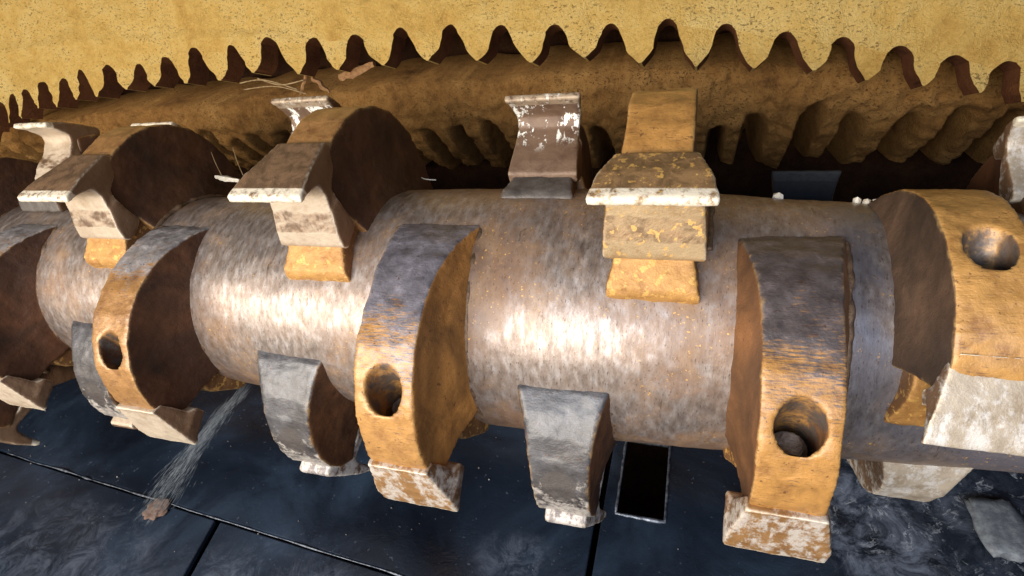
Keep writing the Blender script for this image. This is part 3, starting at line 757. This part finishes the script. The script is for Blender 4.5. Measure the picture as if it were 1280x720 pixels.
# pale beads standing in for light leaking through behind the drum
for k_, px in enumerate((938, 1052, 1066, 1080)):
    th = math.radians(112)
    xx = 0.372 + (px - 938) * 0.00128
    rr = R * kf(xx) + 0.004
    bm = bmesh.new(); bmesh.ops.create_icosphere(bm, subdivisions=1, radius=0.009)
    for v in bm.verts: v.co *= 1 + 0.35 * noise.noise(v.co * 160 + Vector((k_, 0, 0)))
    for v in bm.verts: v.co.x *= 1.4 if k_ == 0 else 0.9
    o = link('chip_or_glint', bm_mesh('chip_or_glint', bm, False), M_palewood_glint); o.location = (xx, -rr * math.cos(th), rr * math.sin(th))
    tag(o, ('single glint of light built as a bead on the drum left of the dark tooth behind it', 'leftmost of three glints of light built as beads on the drum right of the dark tooth', 'middle of three glints of light built as beads on the drum right of the dark tooth', 'rightmost of three glints of light built as beads on the drum right of the dark tooth')[k_], 'chip', 'light glints on top of the drum')
# fine water spray fanning down from under the drum to the floor: uncountable droplets drawn out into needles
bm = bmesh.new(); rs = random.Random(3)
for k_ in range(1300):
    u = rs.random() ** 0.8
    f = rs.gauss(0, 1)
    sx_ = 305 + rs.uniform(-6, 10); sy_ = 484 + rs.uniform(-4, 6)
    ex_ = 196 + 16 * f; ey_ = 640 + rs.uniform(-25, 10) - 10 * f
    a = at(sx_, sy_, 1.72); b = on_floor(ex_, ey_, FZ + 0.006)
    d = (b - a); c = a + d * u + Vector((0, 0, 0.02 * math.sin(PI * u)))
    ln2 = rs.uniform(0.008, 0.045); r_ = rs.uniform(0.0004, 0.0012)
    t_ = d.normalized(); n1 = t_.cross(Vector((0.2, 0.5, 0.8))).normalized(); n2 = t_.cross(n1)
    q0, q1 = bm.verts.new(c - t_ * ln2), bm.verts.new(c + t_ * ln2)
    mid_ = [bm.verts.new(c + (n1 * math.cos(h_) + n2 * math.sin(h_)) * r_) for h_ in (0, 2.1, 4.2)]
    for q in range(3): bm.faces.new((q0, mid_[q], mid_[(q + 1) % 3])); bm.faces.new((q1, mid_[(q + 1) % 3], mid_[q]))
o = link('water_spray', bm_mesh('water_spray', bm), M_film); o['kind'] = 'stuff'
tag(o, 'faint grey spray of water falling from under the drum to the dark floor', 'spray')
bm = bmesh.new(); bmesh.ops.create_icosphere(bm, subdivisions=4, radius=0.034)
for v in bm.verts:
    v.co *= 1 + 0.6 * fbm(v.co, 32, 4); v.co.z *= 0.22; v.co.x *= 1.1
o = link('mud_splash', bm_mesh('mud_splash', bm), M_clump); o.location = on_floor(196, 636, FZ + 0.004)
tag(o, 'small brown blob of wet mud on the floor where the spray lands', 'mud')

# worn lugs and broken pieces lying on the floor
def lump(name, c, sx, sy, sz, mat, label, cat, seed, rz=0.0, group=None):
    bm = bmesh.new(); bmesh.ops.create_cube(bm, size=2.0)
    bmesh.ops.subdivide_edges(bm, edges=bm.edges[:], cuts=5, use_grid_fill=True)
    for v in bm.verts:
        p = v.co.copy(); l = max(abs(p.x), abs(p.y), abs(p.z)); q = p.normalized() * l
        p = p * 0.6 + q * 0.4
        p *= 1 + 0.22 * fbm(p + Vector((seed, 0, 0)), 1.3, 4)
        v.co = Vector((p.x * sx, p.y * sy, p.z * sz))
    o = link(name, bm_mesh(name, bm), mat); o.location = c; o.rotation_euler.z = rz
    return tag(o, label, cat, group)
lump('broken_lug', on_floor(1252, 660, FZ + 0.02), 0.055, 0.085, 0.014, M_greyfibre, 'dull grey worn lug lying flat on the floor at lower right', 'lug', 3, 0.1)
# fine grit on the floor plates: one uncountable mass
bm = bmesh.new()
rg = random.Random(5)
for _ in range(110):
    x_, y_ = rg.uniform(-2.4, 1.1), rg.uniform(-0.75, 0.35)
    if 0.0 < x_ < 0.2 and -0.16 < y_ < 0.16: continue
    r_ = rg.choice((0.0012, 0.0016, 0.002, 0.003))
    c = Vector((x_, y_, FZ + 0.003))
    vs = [bm.verts.new(c + Vector((r_ * rg.uniform(.6, 1.4) * math.cos(t), r_ * rg.uniform(.6, 1.4) * math.sin(t), -0.002))) for t in (0, 1.6, 3.1, 4.7)]
    tp = bm.verts.new(c + Vector((0, 0, r_)))
    for q in range(4): bm.faces.new((vs[q], vs[(q + 1) % 4], tp))
o = link('grit', bm_mesh('grit', bm, False), M_grit); o['kind'] = 'stuff'
tag(o, 'fine pale grit scattered over the dark floor plates', 'grit')
